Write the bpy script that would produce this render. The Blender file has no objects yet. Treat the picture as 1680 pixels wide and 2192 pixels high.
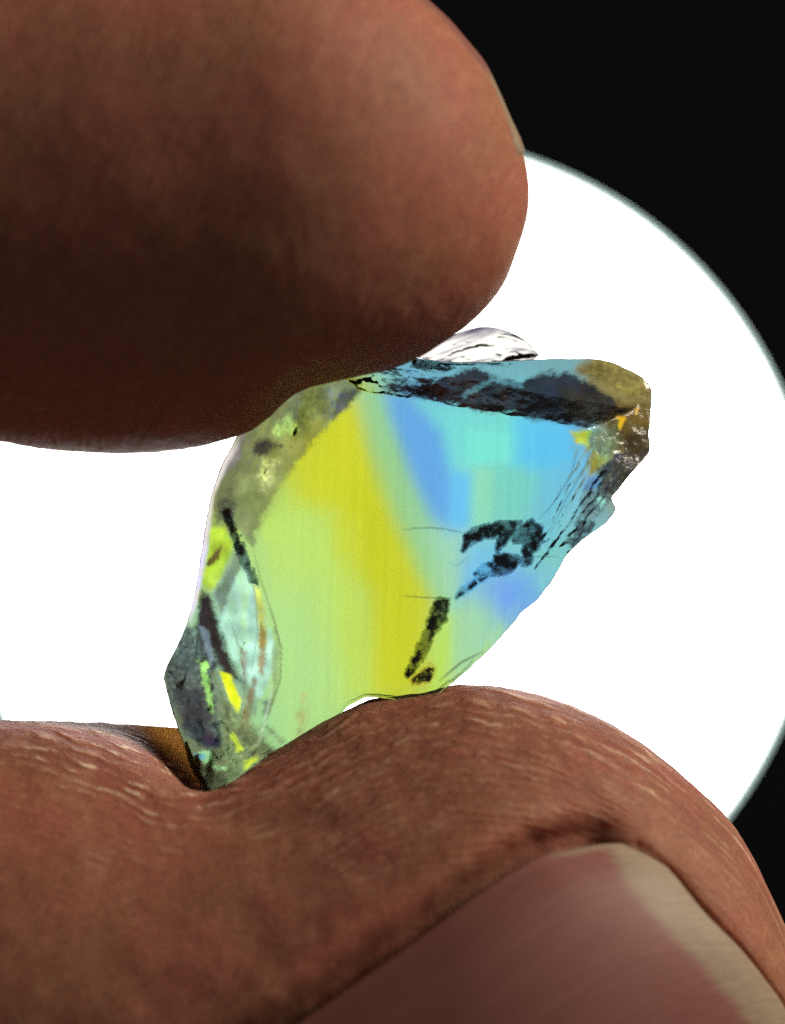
import bpy, bmesh, math
import numpy as np

# ------------------------------------------------------------------ camera, light, exposure
S = 0.001                       # everything below is written in millimetres
DIST = 120.0                    # camera to gemstone
PXMM = 70.0                     # drawing units per millimetre at the gemstone
scene = bpy.context.scene
cam_d = bpy.data.cameras.new('camera')
cam = bpy.data.objects.new('camera', cam_d)
scene.collection.objects.link(cam)
cam.location = (0, -DIST * S, 0)
cam.rotation_euler = (math.pi / 2, 0, 0)
cam_d.sensor_fit = 'VERTICAL'
cam_d.sensor_height = 24.0
cam_d.sensor_width = 24.0
cam_d.lens = 24.0 * DIST / (2192.0 / PXMM)
cam_d.clip_start = 0.005
cam_d.clip_end = 20.0
cam_d.dof.use_dof = True
cam_d.dof.focus_distance = (DIST - 1.6) * S
cam_d.dof.aperture_fstop = cam_d.lens / 3.2
scene.camera = cam

world = bpy.data.worlds.new('World')
scene.world = world
world.use_nodes = True
bg = world.node_tree.nodes['Background']
bg.inputs['Color'].default_value = (1.0, 0.88, 0.84, 1)
bg.inputs['Strength'].default_value = 0.076

def area(name, loc, target, size, power, col):
    d = bpy.data.lights.new(name, 'AREA')
    d.shape = 'DISK'; d.size = size; d.energy = power; d.color = col
    o = bpy.data.objects.new(name, d)
    scene.collection.objects.link(o)
    o.location = loc
    import mathutils
    v = mathutils.Vector(target) - mathutils.Vector(loc)
    o.rotation_euler = v.to_track_quat('-Z', 'Y').to_euler()
    return o
area('room_lamp', (0.50, -0.09, 0.36), (0, 0, 0), 0.16, 4.2, (1.0, 0.88, 0.72))
LAMP = 6.0                       # radiance of the torch lens

scene.view_settings.view_transform = 'Standard'
scene.view_settings.look = 'None'
scene.view_settings.exposure = 0.0
scene.view_settings.gamma = 1.0
scene.cycles.use_denoising = False
scene.cycles.max_bounces = 16
scene.cycles.transmission_bounces = 14
scene.cycles.transparent_max_bounces = 16
scene.cycles.sample_clamp_indirect = 1.6
scene.cycles.blur_glossy = 0.3

# ------------------------------------------------------------------ helpers
def P(X, Y, y):
    """drawing units -> millimetres on the plane at depth y"""
    s = (DIST + y) / DIST / PXMM
    return (np.asarray(X, float) - 840) * s, (1096 - np.asarray(Y, float)) * s

def lin(c):
    c = np.asarray(c, float) / 255.0
    return np.where(c <= 0.04045, c / 12.92, ((c + 0.055) / 1.055) ** 2.4)

_rng = np.random.RandomState(7)
_perm = _rng.permutation(4096)
_grad = _rng.randn(4096, 3); _grad /= np.linalg.norm(_grad, axis=1)[:, None]

def perlin(x, y, z=0.0):
    x, y, z = np.broadcast_arrays(np.asarray(x, float), np.asarray(y, float), np.asarray(z, float))
    xi, yi, zi = np.floor(x).astype(int), np.floor(y).astype(int), np.floor(z).astype(int)
    xf, yf, zf = x - xi, y - yi, z - zi
    f = lambda t: t * t * t * (t * (t * 6 - 15) + 10)
    u, v, w = f(xf), f(yf), f(zf)
    out = 0
    for dx in (0, 1):
        for dy in (0, 1):
            for dz in (0, 1):
                h = _perm[(_perm[(_perm[(xi + dx) & 4095] + yi + dy) & 4095] + zi + dz) & 4095]
                g = _grad[h]
                d = g[..., 0] * (xf - dx) + g[..., 1] * (yf - dy) + g[..., 2] * (zf - dz)
                out = out + d * (u if dx else 1 - u) * (v if dy else 1 - v) * (w if dz else 1 - w)
    return out

def fbm(x, y, z=0.0, o=3):
    a, s, f = 0, 1.0, 1.0
    for k in range(o):
        a = a + s * perlin(np.asarray(x) * f + 17.3 * k, np.asarray(y) * f + 5.1 * k, np.asarray(z) * f)
        s *= 0.5; f *= 2.03
    return a

def sstep(a, b, x):
    t = np.clip((x - a) / (b - a), 0, 1)
    return t * t * (3 - 2 * t)

def smooth_curve(pts, n=400):
    """dense Catmull-Rom polyline through pts"""
    p = np.array(pts, float)
    p = np.vstack([2 * p[0] - p[1], p, 2 * p[-1] - p[-2]])
    out = []
    m = max(4, n // (len(pts) - 1))
    for i in range(1, len(p) - 2):
        t = np.linspace(0, 1, m, endpoint=False)[:, None]
        a, b, c, d = p[i - 1], p[i], p[i + 1], p[i + 2]
        out.append(0.5 * (2 * b + (c - a) * t + (2 * a - 5 * b + 4 * c - d) * t ** 2 + (3 * b - a - 3 * c + d) * t ** 3))
    out.append(p[-2][None])
    return np.vstack(out)

def interp_curve(pts, x):
    c = smooth_curve(pts, 600)
    i = np.argsort(c[:, 0], kind='stable')
    return np.interp(x, c[i, 0], c[i, 1])

def poly_sd(X, Y, poly):
    """signed distance to a polygon, negative inside"""
    p = np.array(poly, float); q = np.roll(p, -1, 0)
    d = np.full(X.shape, 1e18); inside = np.zeros(X.shape, bool)
    for (ax, ay), (bx, by) in zip(p, q):
        ex, ey = bx - ax, by - ay
        t = np.clip(((X - ax) * ex + (Y - ay) * ey) / (ex * ex + ey * ey + 1e-12), 0, 1)
        d = np.minimum(d, (X - ax - t * ex) ** 2 + (Y - ay - t * ey) ** 2)
        if ay != by:
            inside ^= ((ay > Y) != (by > Y)) & (X < ex * (Y - ay) / (by - ay) + ax)
    d = np.sqrt(d)
    return np.where(inside, -d, d)

def line_d(X, Y, pts):
    """distance to a polyline and the fraction along it"""
    p = np.array(pts, float)
    L = np.r_[0, np.cumsum(np.hypot(*np.diff(p, axis=0).T))]
    d = np.full(X.shape, 1e18); s = np.zeros(X.shape)
    for i in range(len(p) - 1):
        ex, ey = p[i + 1] - p[i]
        t = np.clip(((X - p[i, 0]) * ex + (Y - p[i, 1]) * ey) / (ex * ex + ey * ey), 0, 1)
        dd = (X - p[i, 0] - t * ex) ** 2 + (Y - p[i, 1] - t * ey) ** 2
        s = np.where(dd < d, (L[i] + t * (L[i + 1] - L[i])) / L[-1], s)
        d = np.minimum(d, dd)
    return np.sqrt(d), s

def mesh_obj(name, verts, faces, mat, parent=None, smooth=True, attrs=None):
    me = bpy.data.meshes.new(name)
    me.from_pydata((np.asarray(verts, float) * S).tolist(), [], [tuple(map(int, f)) for f in faces])
    me.update()
    if smooth:
        me.polygons.foreach_set('use_smooth', np.ones(len(me.polygons), bool))
    for k, (kind, data) in (attrs or {}).items():
        a = me.attributes.new(k, kind, 'POINT')
        data = np.asarray(data, np.float32)
        if kind == 'FLOAT_COLOR':
            data = np.c_[data, np.ones(len(data), np.float32)]
            a.data.foreach_set('color', data.astype(np.float32).ravel())
        elif kind == 'FLOAT_VECTOR':
            a.data.foreach_set('vector', data.ravel())
        else:
            a.data.foreach_set('value', data.ravel())
    me.materials.append(mat)
    o = bpy.data.objects.new(name, me)
    scene.collection.objects.link(o)
    if parent is not None:
        o.parent = parent
    return o

def empty(name, label, cat):
    o = bpy.data.objects.new(name, None)
    scene.collection.objects.link(o)
    o.empty_display_size = 0.005
    o['label'] = label; o['category'] = cat
    return o

def grid_faces(nr, nc, wrap):
    i = np.arange(nr - 1)[:, None]; j = np.arange(nc if wrap else nc - 1)[None]
    k = (j + 1) % nc
    return np.stack([i * nc + j, i * nc + k, (i + 1) * nc + k, (i + 1) * nc + j], -1).reshape(-1, 4)

class N:
    """small node-tree builder"""
    def __init__(self, name):
        self.m = bpy.data.materials.new(name); self.m.use_nodes = True
        self.t = self.m.node_tree
        self.b = self.t.nodes['Principled BSDF']
        self.out = self.t.nodes['Material Output']
    def n(self, typ, _s=None, **k):
        x = self.t.nodes.new(typ)
        for a, v in k.items():
            if hasattr(x, a): setattr(x, a, v)
        for a, v in (_s or {}).items():
            self.set(x.inputs[a], v)
        return x
    def set(self, sock, v):
        if isinstance(v, bpy.types.NodeSocket): self.t.links.new(v, sock)
        elif isinstance(v, (tuple, list)) and len(v) == 3 and sock.type == 'RGBA': sock.default_value = (*v, 1)
        else: sock.default_value = v
    def math(self, op, a, b=0.0, c=None):
        x = self.n('ShaderNodeMath', operation=op)
        self.set(x.inputs[0], a); self.set(x.inputs[1], b)
        if c is not None: self.set(x.inputs[2], c)
        return x.outputs[0]
    def ramp(self, v, a, b, lo=0.0, hi=1.0):
        x = self.n('ShaderNodeMapRange', interpolation_type='SMOOTHSTEP')
        for i, q in enumerate((v, a, b, lo, hi)): self.set(x.inputs[i], q)
        return x.outputs[0]
    def mix(self, f, a, b, blend='MIX'):
        x = self.n('ShaderNodeMix', data_type='RGBA', blend_type=blend)
        self.set(x.inputs[0], f); self.set(x.inputs[6], a); self.set(x.inputs[7], b)
        return x.outputs[2]
    def attr(self, name):
        return self.n('ShaderNodeAttribute', attribute_name=name)
    def noise(self, vec, scale, detail=3.0, rough=0.55, dist=0.0):
        x = self.n('ShaderNodeTexNoise')
        for k, v in (('Vector', vec), ('Scale', scale), ('Detail', detail), ('Roughness', rough), ('Distortion', dist)):
            self.set(x.inputs[k], v)
        return x.outputs['Fac']
    def vscale(self, vec, sc):
        x = self.n('ShaderNodeVectorMath', operation='MULTIPLY')
        self.set(x.inputs[0], vec); x.inputs[1].default_value = sc
        return x.outputs[0]

# ------------------------------------------------------------------ materials
def mat_skin():
    n = N('skin')
    co = n.vscale(n.n('ShaderNodeTexCoord').outputs['Object'], (1000, 1000, 1000))
    rv = n.attr('ridge').outputs['Vector']
    v = n.n('ShaderNodeSeparateXYZ', {'Vector': rv}).outputs[1]
    amt = n.attr('print').outputs['Fac']               # how strongly the ridges show
    flk = n.attr('flake_glint').outputs['Fac']               # dry skin, and ridge glints painted as pale dashes
    blotch = n.noise(co, 0.30, 3)
    fine = n.noise(co, 6.5, 3, 0.7)
    strk = n.noise(n.vscale(rv, (0.85, 2.6, 0.85)), 1.0, 4, 0.62)
    col = n.mix(n.ramp(blotch, 0.35, 0.65), (0.35, 0.145, 0.078), (0.40, 0.135, 0.085))
    col = n.mix(n.math('MULTIPLY', n.ramp(strk, 0.50, 0.70), n.math('MULTIPLY_ADD', amt, 0.75, 0.06)), col, (0.52, 0.29, 0.19))
    col = n.mix(n.math('MULTIPLY', n.ramp(strk, 0.48, 0.30), n.math('MULTIPLY_ADD', amt, 0.45, 0.06)), col, (0.20, 0.07, 0.05))
    mp = n.n('ShaderNodeMapping', {'Vector': co}); mp.inputs['Rotation'].default_value = (0, math.radians(38), 0)
    dg = n.noise(n.vscale(mp.outputs[0], (0.45, 0.8, 1.9)), 1.0, 5, 0.66)
    col = n.mix(n.math('MULTIPLY', n.ramp(dg, 0.50, 0.68), n.math('MULTIPLY_ADD', amt, 0.35, 0.16)), col, (0.50, 0.27, 0.155))
    mot = n.noise(co, 2.2, 5, 0.70)
    col = n.mix(n.ramp(mot, 0.52, 0.74, 0, 0.35), col, (0.54, 0.29, 0.18))
    col = n.mix(n.ramp(mot, 0.48, 0.30, 0, 0.40), col, (0.24, 0.08, 0.055))
    col = n.mix(n.ramp(fine, 0.42, 0.66, 0, 0.55), col, (0.20, 0.075, 0.05))
    # friction ridges
    wob = n.noise(n.vscale(rv, (0.30, 0.5, 0.30)), 1.0, 3, 0.6)
    ph = n.math('ADD', n.math('MULTIPLY', v, 2 * math.pi / 0.27), n.math('MULTIPLY', wob, 22.0))
    rid0 = n.math('MULTIPLY_ADD', n.math('SINE', ph), 0.5, 0.5)
    rid = rid0
    brk = n.noise(n.vscale(rv, (0.9, 2.2, 0.9)), 1.0, 3, 0.6)
    rid = n.math('MULTIPLY', rid, n.ramp(brk, 0.38, 0.62, 0.05, 1.0))
    col = n.mix(n.math('MULTIPLY', n.math('SUBTRACT', 1.0, rid), n.math('MULTIPLY', amt, 0.50)), col, (0.19, 0.065, 0.045))
    # dry pale flakes and painted glints lying along the ridges
    fl = n.noise(n.vscale(rv, (0.9, 2.6, 0.9)), 1.0, 4, 0.65)
    flm = n.math('MULTIPLY', n.ramp(fl, 0.50, 0.60), flk)
    flm = n.math('MULTIPLY', flm, n.ramp(rid0, 0.62, 0.92, 0.0, 1.0))
    col = n.mix(n.math('MULTIPLY', flm, 0.75), col, (0.74, 0.56, 0.39))
    n.set(n.b.inputs['Base Color'], col)
    h = n.math('ADD', n.math('MULTIPLY', rid, n.math('MULTIPLY', amt, 0.085)), n.math('MULTIPLY', flm, 0.05))
    h = n.math('ADD', h, n.math('MULTIPLY', fine, 0.022))
    h = n.math('ADD', h, n.math('MULTIPLY', strk, n.math('MULTIPLY_ADD', amt, 0.09, 0.01)))
    bp = n.n('ShaderNodeBump', {'Strength': 0.9, 'Distance': 0.001, 'Height': h})
    n.set(n.b.inputs['Normal'], bp.outputs[0])
    n.b.inputs['Roughness'].default_value = 0.66
    n.b.inputs['Specular IOR Level'].default_value = 0.28
    n.b.inputs['Subsurface Weight'].default_value = 0.6
    n.b.inputs['Subsurface Radius'].default_value = (1.0, 0.34, 0.17)
    n.b.inputs['Subsurface Scale'].default_value = 0.0020
    # the thin pinched fold lets light from behind through
    tl = n.n('ShaderNodeBsdfTranslucent'); n.set(tl.inputs['Color'], (1.0, 0.66, 0.30))
    mx = n.n('ShaderNodeMixShader'); n.set(mx.inputs[0], n.attr('thin').outputs['Fac'])
    n.t.links.new(n.b.outputs[0], mx.inputs[1]); n.t.links.new(tl.outputs[0], mx.inputs[2])
    n.t.links.new(mx.outputs[0], n.out.inputs['Surface'])
    return n.m

def mat_nail():
    n = N('nail')
    rv = n.attr('ridge').outputs['Vector']
    band = n.attr('band').outputs['Fac']
    st = n.noise(n.vscale(rv, (0.25, 5.0, 1.0)), 1.0, 3, 0.6)
    gr = n.noise(n.vscale(rv, (4, 4, 4)), 1.0, 3, 0.6)
    pink = n.mix(n.ramp(st, 0.35, 0.7), (0.23, 0.080, 0.064), (0.26, 0.096, 0.077))
    white = n.mix(n.ramp(st, 0.35, 0.7), (0.29, 0.215, 0.145), (0.34, 0.26, 0.18))
    col = n.mix(band, pink, white)
    col = n.mix(n.ramp(gr, 0.5, 0.75, 0, 0.18), col, (0.16, 0.08, 0.06))
    n.set(n.b.inputs['Base Color'], col)
    bp = n.n('ShaderNodeBump', {'Strength': 0.5, 'Distance': 0.001, 'Height': n.math('MULTIPLY', st, 0.02)})
    n.set(n.b.inputs['Normal'], bp.outputs[0])
    n.b.inputs['Roughness'].default_value = 0.6
    n.b.inputs['Subsurface Weight'].default_value = 0.25
    n.b.inputs['Subsurface Radius'].default_value = (1.0, 0.5, 0.35)
    n.b.inputs['Subsurface Scale'].default_value = 0.0004
    return n.m

def mat_gem(name='gem', clear=False):
    n = N(name)
    co = n.vscale(n.n('ShaderNodeTexCoord').outputs['Object'], (1000, 1000, 1000))
    col = n.attr('tint').outputs['Color']
    rg = n.attr('rough').outputs['Fac']
    gr = n.noise(co, 7.0, 4, 0.65)
    # growth lines: faint straight striae in the crystal
    stri = n.noise(n.vscale(co, (5.0, 1.2, 0.12)), 1.0, 3, 0.6)
    col = n.mix(n.ramp(stri, 0.40, 0.62, 0.0, 0.035), col, (0.0, 0.0, 0.0), 'MIX') if not clear else col
    n.set(n.b.inputs['Base Color'], col)
    n.set(n.b.inputs['Roughness'], rg)
    n.b.inputs['IOR'].default_value = 1.76
    n.b.inputs['Transmission Weight'].default_value = 1.0
    bp = n.n('ShaderNodeBump', {'Distance': 0.001, 'Height': n.math('MULTIPLY', gr, 0.05)})
    n.set(bp.inputs['Strength'], n.math('MULTIPLY', n.attr('grain').outputs['Fac'], 1.0))
    n.set(n.b.inputs['Normal'], bp.outputs[0])
    return n.m

def mat_inclusion(name, col, clear):
    """crumbly dark filling, let through by light in spots"""
    n = N(name)
    co = n.vscale(n.n('ShaderNodeTexCoord').outputs['Object'], (1000, 1000, 1000))
    k = n.noise(co, 2.4, 3, 0.58)
    k2 = n.noise(co, 3.8, 4, 0.65)
    tr = n.n('ShaderNodeBsdfTransparent')
    n.set(tr.inputs['Color'], tuple(min(1, 0.6 + 5 * c) for c in col))
    n.set(n.b.inputs['Base Color'], n.mix(n.ramp(k2, 0.4, 0.65), col, tuple(min(1, 3 * c + 0.02) for c in col)))
    n.b.inputs['Roughness'].default_value = 0.6
    mx = n.n('ShaderNodeMixShader')
    f = n.math('MAXIMUM', n.ramp(k, 0.42, 0.62, 0.05, clear), n.ramp(k2, 0.50, 0.66, 0.0, clear))
    d = n.attr('dens').outputs['Fac']
    n.set(mx.inputs[0], n.math('SUBTRACT', 1.0, n.math('MULTIPLY', d, n.math('SUBTRACT', 1.0, f))))
    n.t.links.new(n.b.outputs[0], mx.inputs[1]); n.t.links.new(tr.outputs[0], mx.inputs[2])
    n.t.links.new(mx.outputs[0], n.out.inputs['Surface'])
    return n.m

def mat_simple(name, col, rough=0.6, bump=0.0, emit=None, strength=0.0, metal=0.0, spec=0.5):
    n = N(name)
    co = n.vscale(n.n('ShaderNodeTexCoord').outputs['Object'], (1000, 1000, 1000))
    k = n.noise(co, 0.8, 4)
    n.set(n.b.inputs['Base Color'], n.mix(n.ramp(k, 0.3, 0.7), col, tuple(c * 1.35 for c in col)))
    n.b.inputs['Roughness'].default_value = rough
    n.b.inputs['Metallic'].default_value = metal
    n.b.inputs['Specular IOR Level'].default_value = spec
    if bump:
        bp = n.n('ShaderNodeBump', {'Strength': 0.5, 'Distance': 0.001, 'Height': n.math('MULTIPLY', k, bump)})
        n.set(n.b.inputs['Normal'], bp.outputs[0])
    if emit:
        n.set(n.b.inputs['Emission Color'], emit)
        n.b.inputs['Emission Strength'].default_value = strength
    return n.m

SKIN, NAIL = mat_skin(), mat_nail()
GEM, CLEAR = mat_gem(), mat_gem('clear_gem', True)

# ------------------------------------------------------------------ backdrop
def backdrop():
    n = 40
    g = np.linspace(-900, 900, n)
    x, z = np.meshgrid(g, g)
    y = 420 + 6 * fbm(x / 160, z / 160, 0.3)
    o = mesh_obj('backdrop', np.c_[x.ravel(), y.ravel(), z.ravel()], grid_faces(n, n, False),
                 mat_simple('black_cloth', (0.006, 0.0065, 0.008), 0.95, 0.3, spec=0.0))
    o['kind'] = 'structure'
    o['label'] = 'plain black backdrop hanging behind the bright round lamp'
backdrop()

# ------------------------------------------------------------------ round lamp behind the stone
def lathe(prof, seg=192):
    """profile of (radius, y) turned about the y axis"""
    a = np.linspace(0, 2 * math.pi, seg, endpoint=False)
    pr = np.array(prof, float)
    v = np.stack([pr[:, :1] * np.cos(a), np.repeat(pr[:, 1:], seg, 1), pr[:, :1] * np.sin(a)], -1)
    return v.reshape(-1, 3), grid_faces(len(pr), seg, True)

def lamp():
    ly = 30.0
    cx, cz = P(842, 1196, ly)
    R = 899 / PXMM * (DIST + ly) / DIST
    e = empty('torch', 'round torch lamp with glowing white lens behind the gemstone', 'torch')
    e.location = (float(cx) * S, ly * S, float(cz) * S)
    ri = R - 0.24
    prof = [(0.001, -0.5)] + [(ri * t, -0.5 + 0.5 * t * t) for t in np.linspace(0.1, 1, 14)]
    v, f = lathe(prof)
    mesh_obj('lens', v, f, mat_simple('lit_lens', (0.8, 0.8, 0.8), 0.5, 0, (1.0, 0.995, 0.985), LAMP), e)
    v, f = lathe([(ri + 0.01, 0.35), (ri + 0.01, -0.02), (ri + 0.08, -0.10), (R - 0.06, -0.10), (R, 0.0), (R, 0.35), (ri + 0.01, 0.35)])
    mesh_obj('lens_edge', v, f, mat_simple('lit_edge', (0.5, 0.7, 0.65), 0.3, 0, (0.70, 0.97, 0.92), 1.05), e)
    v, f = lathe([(R - 0.05, 0.37), (R - 0.3, 2.0), (R - 0.6, 14), (R - 3.5, 20), (R - 4.5, 24), (R - 4.5, 95), (R - 5.2, 96), (0.01, 96)])
    mesh_obj('housing', v, f, mat_simple('black_metal', (0.02, 0.02, 0.022), 0.5, 0.02), e)
lamp()

# ------------------------------------------------------------------ the hand
class Digit:
    """a fingertip seen from the side: outline curves over a lengthwise coordinate, elliptical sections"""
    def __init__(s, tip, top, bot, yc, half, round_len, top_s=None, bot_s=None, far=None, p=2.15):
        s.tip, s.yc, s.half, s.rl, s.p = tip, yc, half, round_len, p
        tr = lambda c: [(math.sqrt(max(0, tip[0] - a)), b) for a, b in sorted(c, key=lambda q: -q[0])]
        s.top, s.bot = tr([tip] + top), tr([tip] + bot)
        s.far = tr([tip] + far) if far else None
        s.top_s = tr([tip] + top_s) if top_s else s.top
        s.bot_s = tr([tip] + bot_s) if bot_s else s.bot
    def u(s, X): return np.sqrt(np.maximum(0, s.tip[0] - X))
    def depth(s, X):
        t = np.clip((s.tip[0] - X) / s.rl, 0, 1)
        return s.half * np.sqrt(np.maximum(0, 1 - (1 - t) ** 2))
    def to_draw(s, x, z):
        k = (DIST + s.yc) / DIST / PXMM
        return x / k + 840, 1096 - z / k
    def front(s, x, z):
        """depth of the side facing the camera over the point (x, z)"""
        X, Y = s.to_draw(x, z)
        u = s.u(X)
        a, b = interp_curve(s.top_s, u), interp_curve(s.bot_s, u)
        t = np.clip((Y - (a + b) / 2) / np.maximum(1, (b - a) / 2), -1, 1)
        return s.yc - s.depth(X) * (1 - np.abs(t) ** s.p) ** (1 / s.p)
    def on_front(s, X, Y, off=0.0):
        """the point of the front side that is drawn at (X, Y)"""
        y = np.full(np.shape(X), s.yc, float)
        for _ in range(14):
            x, z = P(X, Y, y)
            y = 0.5 * y + 0.5 * (s.front(x, z) + off)
        x, z = P(X, Y, y)
        return x, y, z

NT = 440
TH = np.arange(NT) / NT * 2 * math.pi       # 0 top, quarter = away from the camera, half = underside

upper = Digit((1133, 412),
    top=[(1131, 385), (1124, 345), (1107, 300), (1092, 268), (1066, 208), (1040, 155), (1000, 102), (960, 52), (905, -2), (840, -60),
         (700, -150), (500, -225), (250, -265), (0, -275), (-300, -280)],
    bot=[(1131, 450), (1122, 492), (1108, 535), (1075, 615), (1010, 688), (930, 745), (850, 785), (740, 812), (640, 838), (575, 893), (530, 925),
         (480, 942), (380, 964), (250, 972), (100, 962), (0, 946), (-150, 915), (-300, 890)],
    bot_s=[(1131, 450), (1122, 492), (1108, 535), (1075, 615), (1010, 688), (930, 750), (850, 800), (740, 858), (640, 902), (530, 940),
         (380, 964), (250, 972), (100, 962), (0, 946), (-150, 915), (-300, 890)],
    yc=-4.5, half=7.4, round_len=560)
lower = Digit((1748, 2265),
    top=[(1745, 2190), (1728, 2110), (1684, 1990), (1642, 1900), (1602, 1818), (1556, 1750), (1500, 1695), (1440, 1642), (1350, 1575),
         (1250, 1522), (1150, 1487), (1060, 1470), (980, 1467), (900, 1482), (780, 1500), (700, 1532), (600, 1592), (530, 1648), (490, 1704),
         (455, 1735), (430, 1718), (385, 1666), (330, 1612), (260, 1574), (150, 1552), (0, 1545), (-150, 1550), (-300, 1560)],
    far=[(1745, 2190), (1728, 2110), (1684, 1990), (1642, 1900), (1602, 1818), (1556, 1750), (1500, 1695), (1440, 1642), (1350, 1575),
         (1250, 1522), (1150, 1487), (1060, 1470), (980, 1467), (900, 1482), (780, 1500), (700, 1532), (600, 1592), (530, 1650), (500, 1674),
         (478, 1676), (455, 1650), (425, 1585), (400, 1558), (340, 1551), (250, 1544), (150, 1541), (0, 1540), (-150, 1545), (-300, 1555)],
    top_s=[(1745, 2190), (1728, 2110), (1684, 1990), (1642, 1900), (1602, 1818), (1556, 1750), (1500, 1695), (1440, 1642), (1350, 1575),
         (1250, 1522), (1150, 1487), (1060, 1470), (980, 1467), (900, 1475), (780, 1500), (600, 1545), (450, 1572), (300, 1568), (150, 1550), (0, 1545), (-150, 1550), (-300, 1560)],
    bot=[(1742, 2350), (1722, 2440), (1660, 2560), (1560, 2680), (1400, 2790), (1150, 2860), (800, 2900), (400, 2900), (0, 2880), (-300, 2850)],
    yc=-1.0, half=8.6, round_len=800)

NAIL_SIDE = [(1368, 1807), (1287, 1811), (1217, 1824), (1156, 1838), (1111, 1861), (1000, 1935), (880, 2025), (760, 2110), (640, 2195), (480, 2300)]
NAIL_EDGE = [(1368, 1807), (1394, 1820), (1443, 1873), (1509, 1954), (1589, 2036), (1660, 2127), (1740, 2240)]

def digit_rings(d, xs, detail):
    """rings of points, one for each lengthwise station"""
    k = (DIST + d.yc) / DIST / PXMM
    X = xs[:, None]
    u = d.u(X)
    top, bot = interp_curve(d.top, u), interp_curve(d.bot, u)
    c, s = np.cos(TH)[None], np.sin(TH)[None]
    pw = 2 / d.p
    cy = np.sign(c) * np.abs(c) ** pw; sy = np.sign(s) * np.abs(s) ** pw
    y = d.yc + d.depth(X) * sy
    if d.far is not None:
        far = interp_curve(d.far, u)
        w = sstep(-1.0, 0.9, y)
        topv = top * (1 - w) + far * w
        # beyond the raised lip the pad falls away again
        topv = topv + 190 * sstep(1.2, 2.6, y) * np.exp(-((X - 400) / 110.0) ** 2)
        topv = topv + 16 * sstep(-3.6, 1.5, y) * sstep(470, 540, X) * sstep(800, 740, X)
    else:
        topv = np.repeat(top, NT, 1)
    ts, bs = interp_curve(d.top_s, u), interp_curve(d.bot_s, u)
    mid = (ts + bs) / 2
    # the outline's own dents and bulges fade out down the flank
    below = (1 - np.abs(cy)) * (bs - ts) / 2
    wt = np.exp(-(below / np.where(c > 0, 130.0, 75.0)) ** 2)
    if d.far is not None:
        wt = wt * np.where(topv > ts, sstep(-7.0, -1.6, y), 1.0)      # and towards the front of the pad
    Y = np.where(c > 0, mid + (ts - mid) * cy + (topv - ts) * wt, mid + (bs - mid) * (-cy) + (bot - bs) * wt)
    x = np.repeat((X - 840) * k, NT, 1)
    z = (1096 - Y) * k
    q = Y - interp_curve(SMOOTH_TOP[detail], X)
    return x, y, z, X, Y, q

SMOOTH_TOP = {
    'lower': [(-400, 1540), (0, 1530), (200, 1570), (420, 1640), (620, 1590), (800, 1510), (980, 1467), (1150, 1487), (1350, 1575), (1500, 1695), (1602, 1818), (1684, 1990), (1748, 2265)],
    'upper': [(-400, 900), (0, 946), (250, 972), (500, 940), (850, 785), (1010, 688), (1108, 535), (1133, 412)],
}

def stations(tip, inner, n):
    t = np.linspace(0, 1, n)
    return tip - (tip - inner) * (0.35 * t ** 2 + 0.65 * t ** 1.6 * t ** 0.2)

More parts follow.
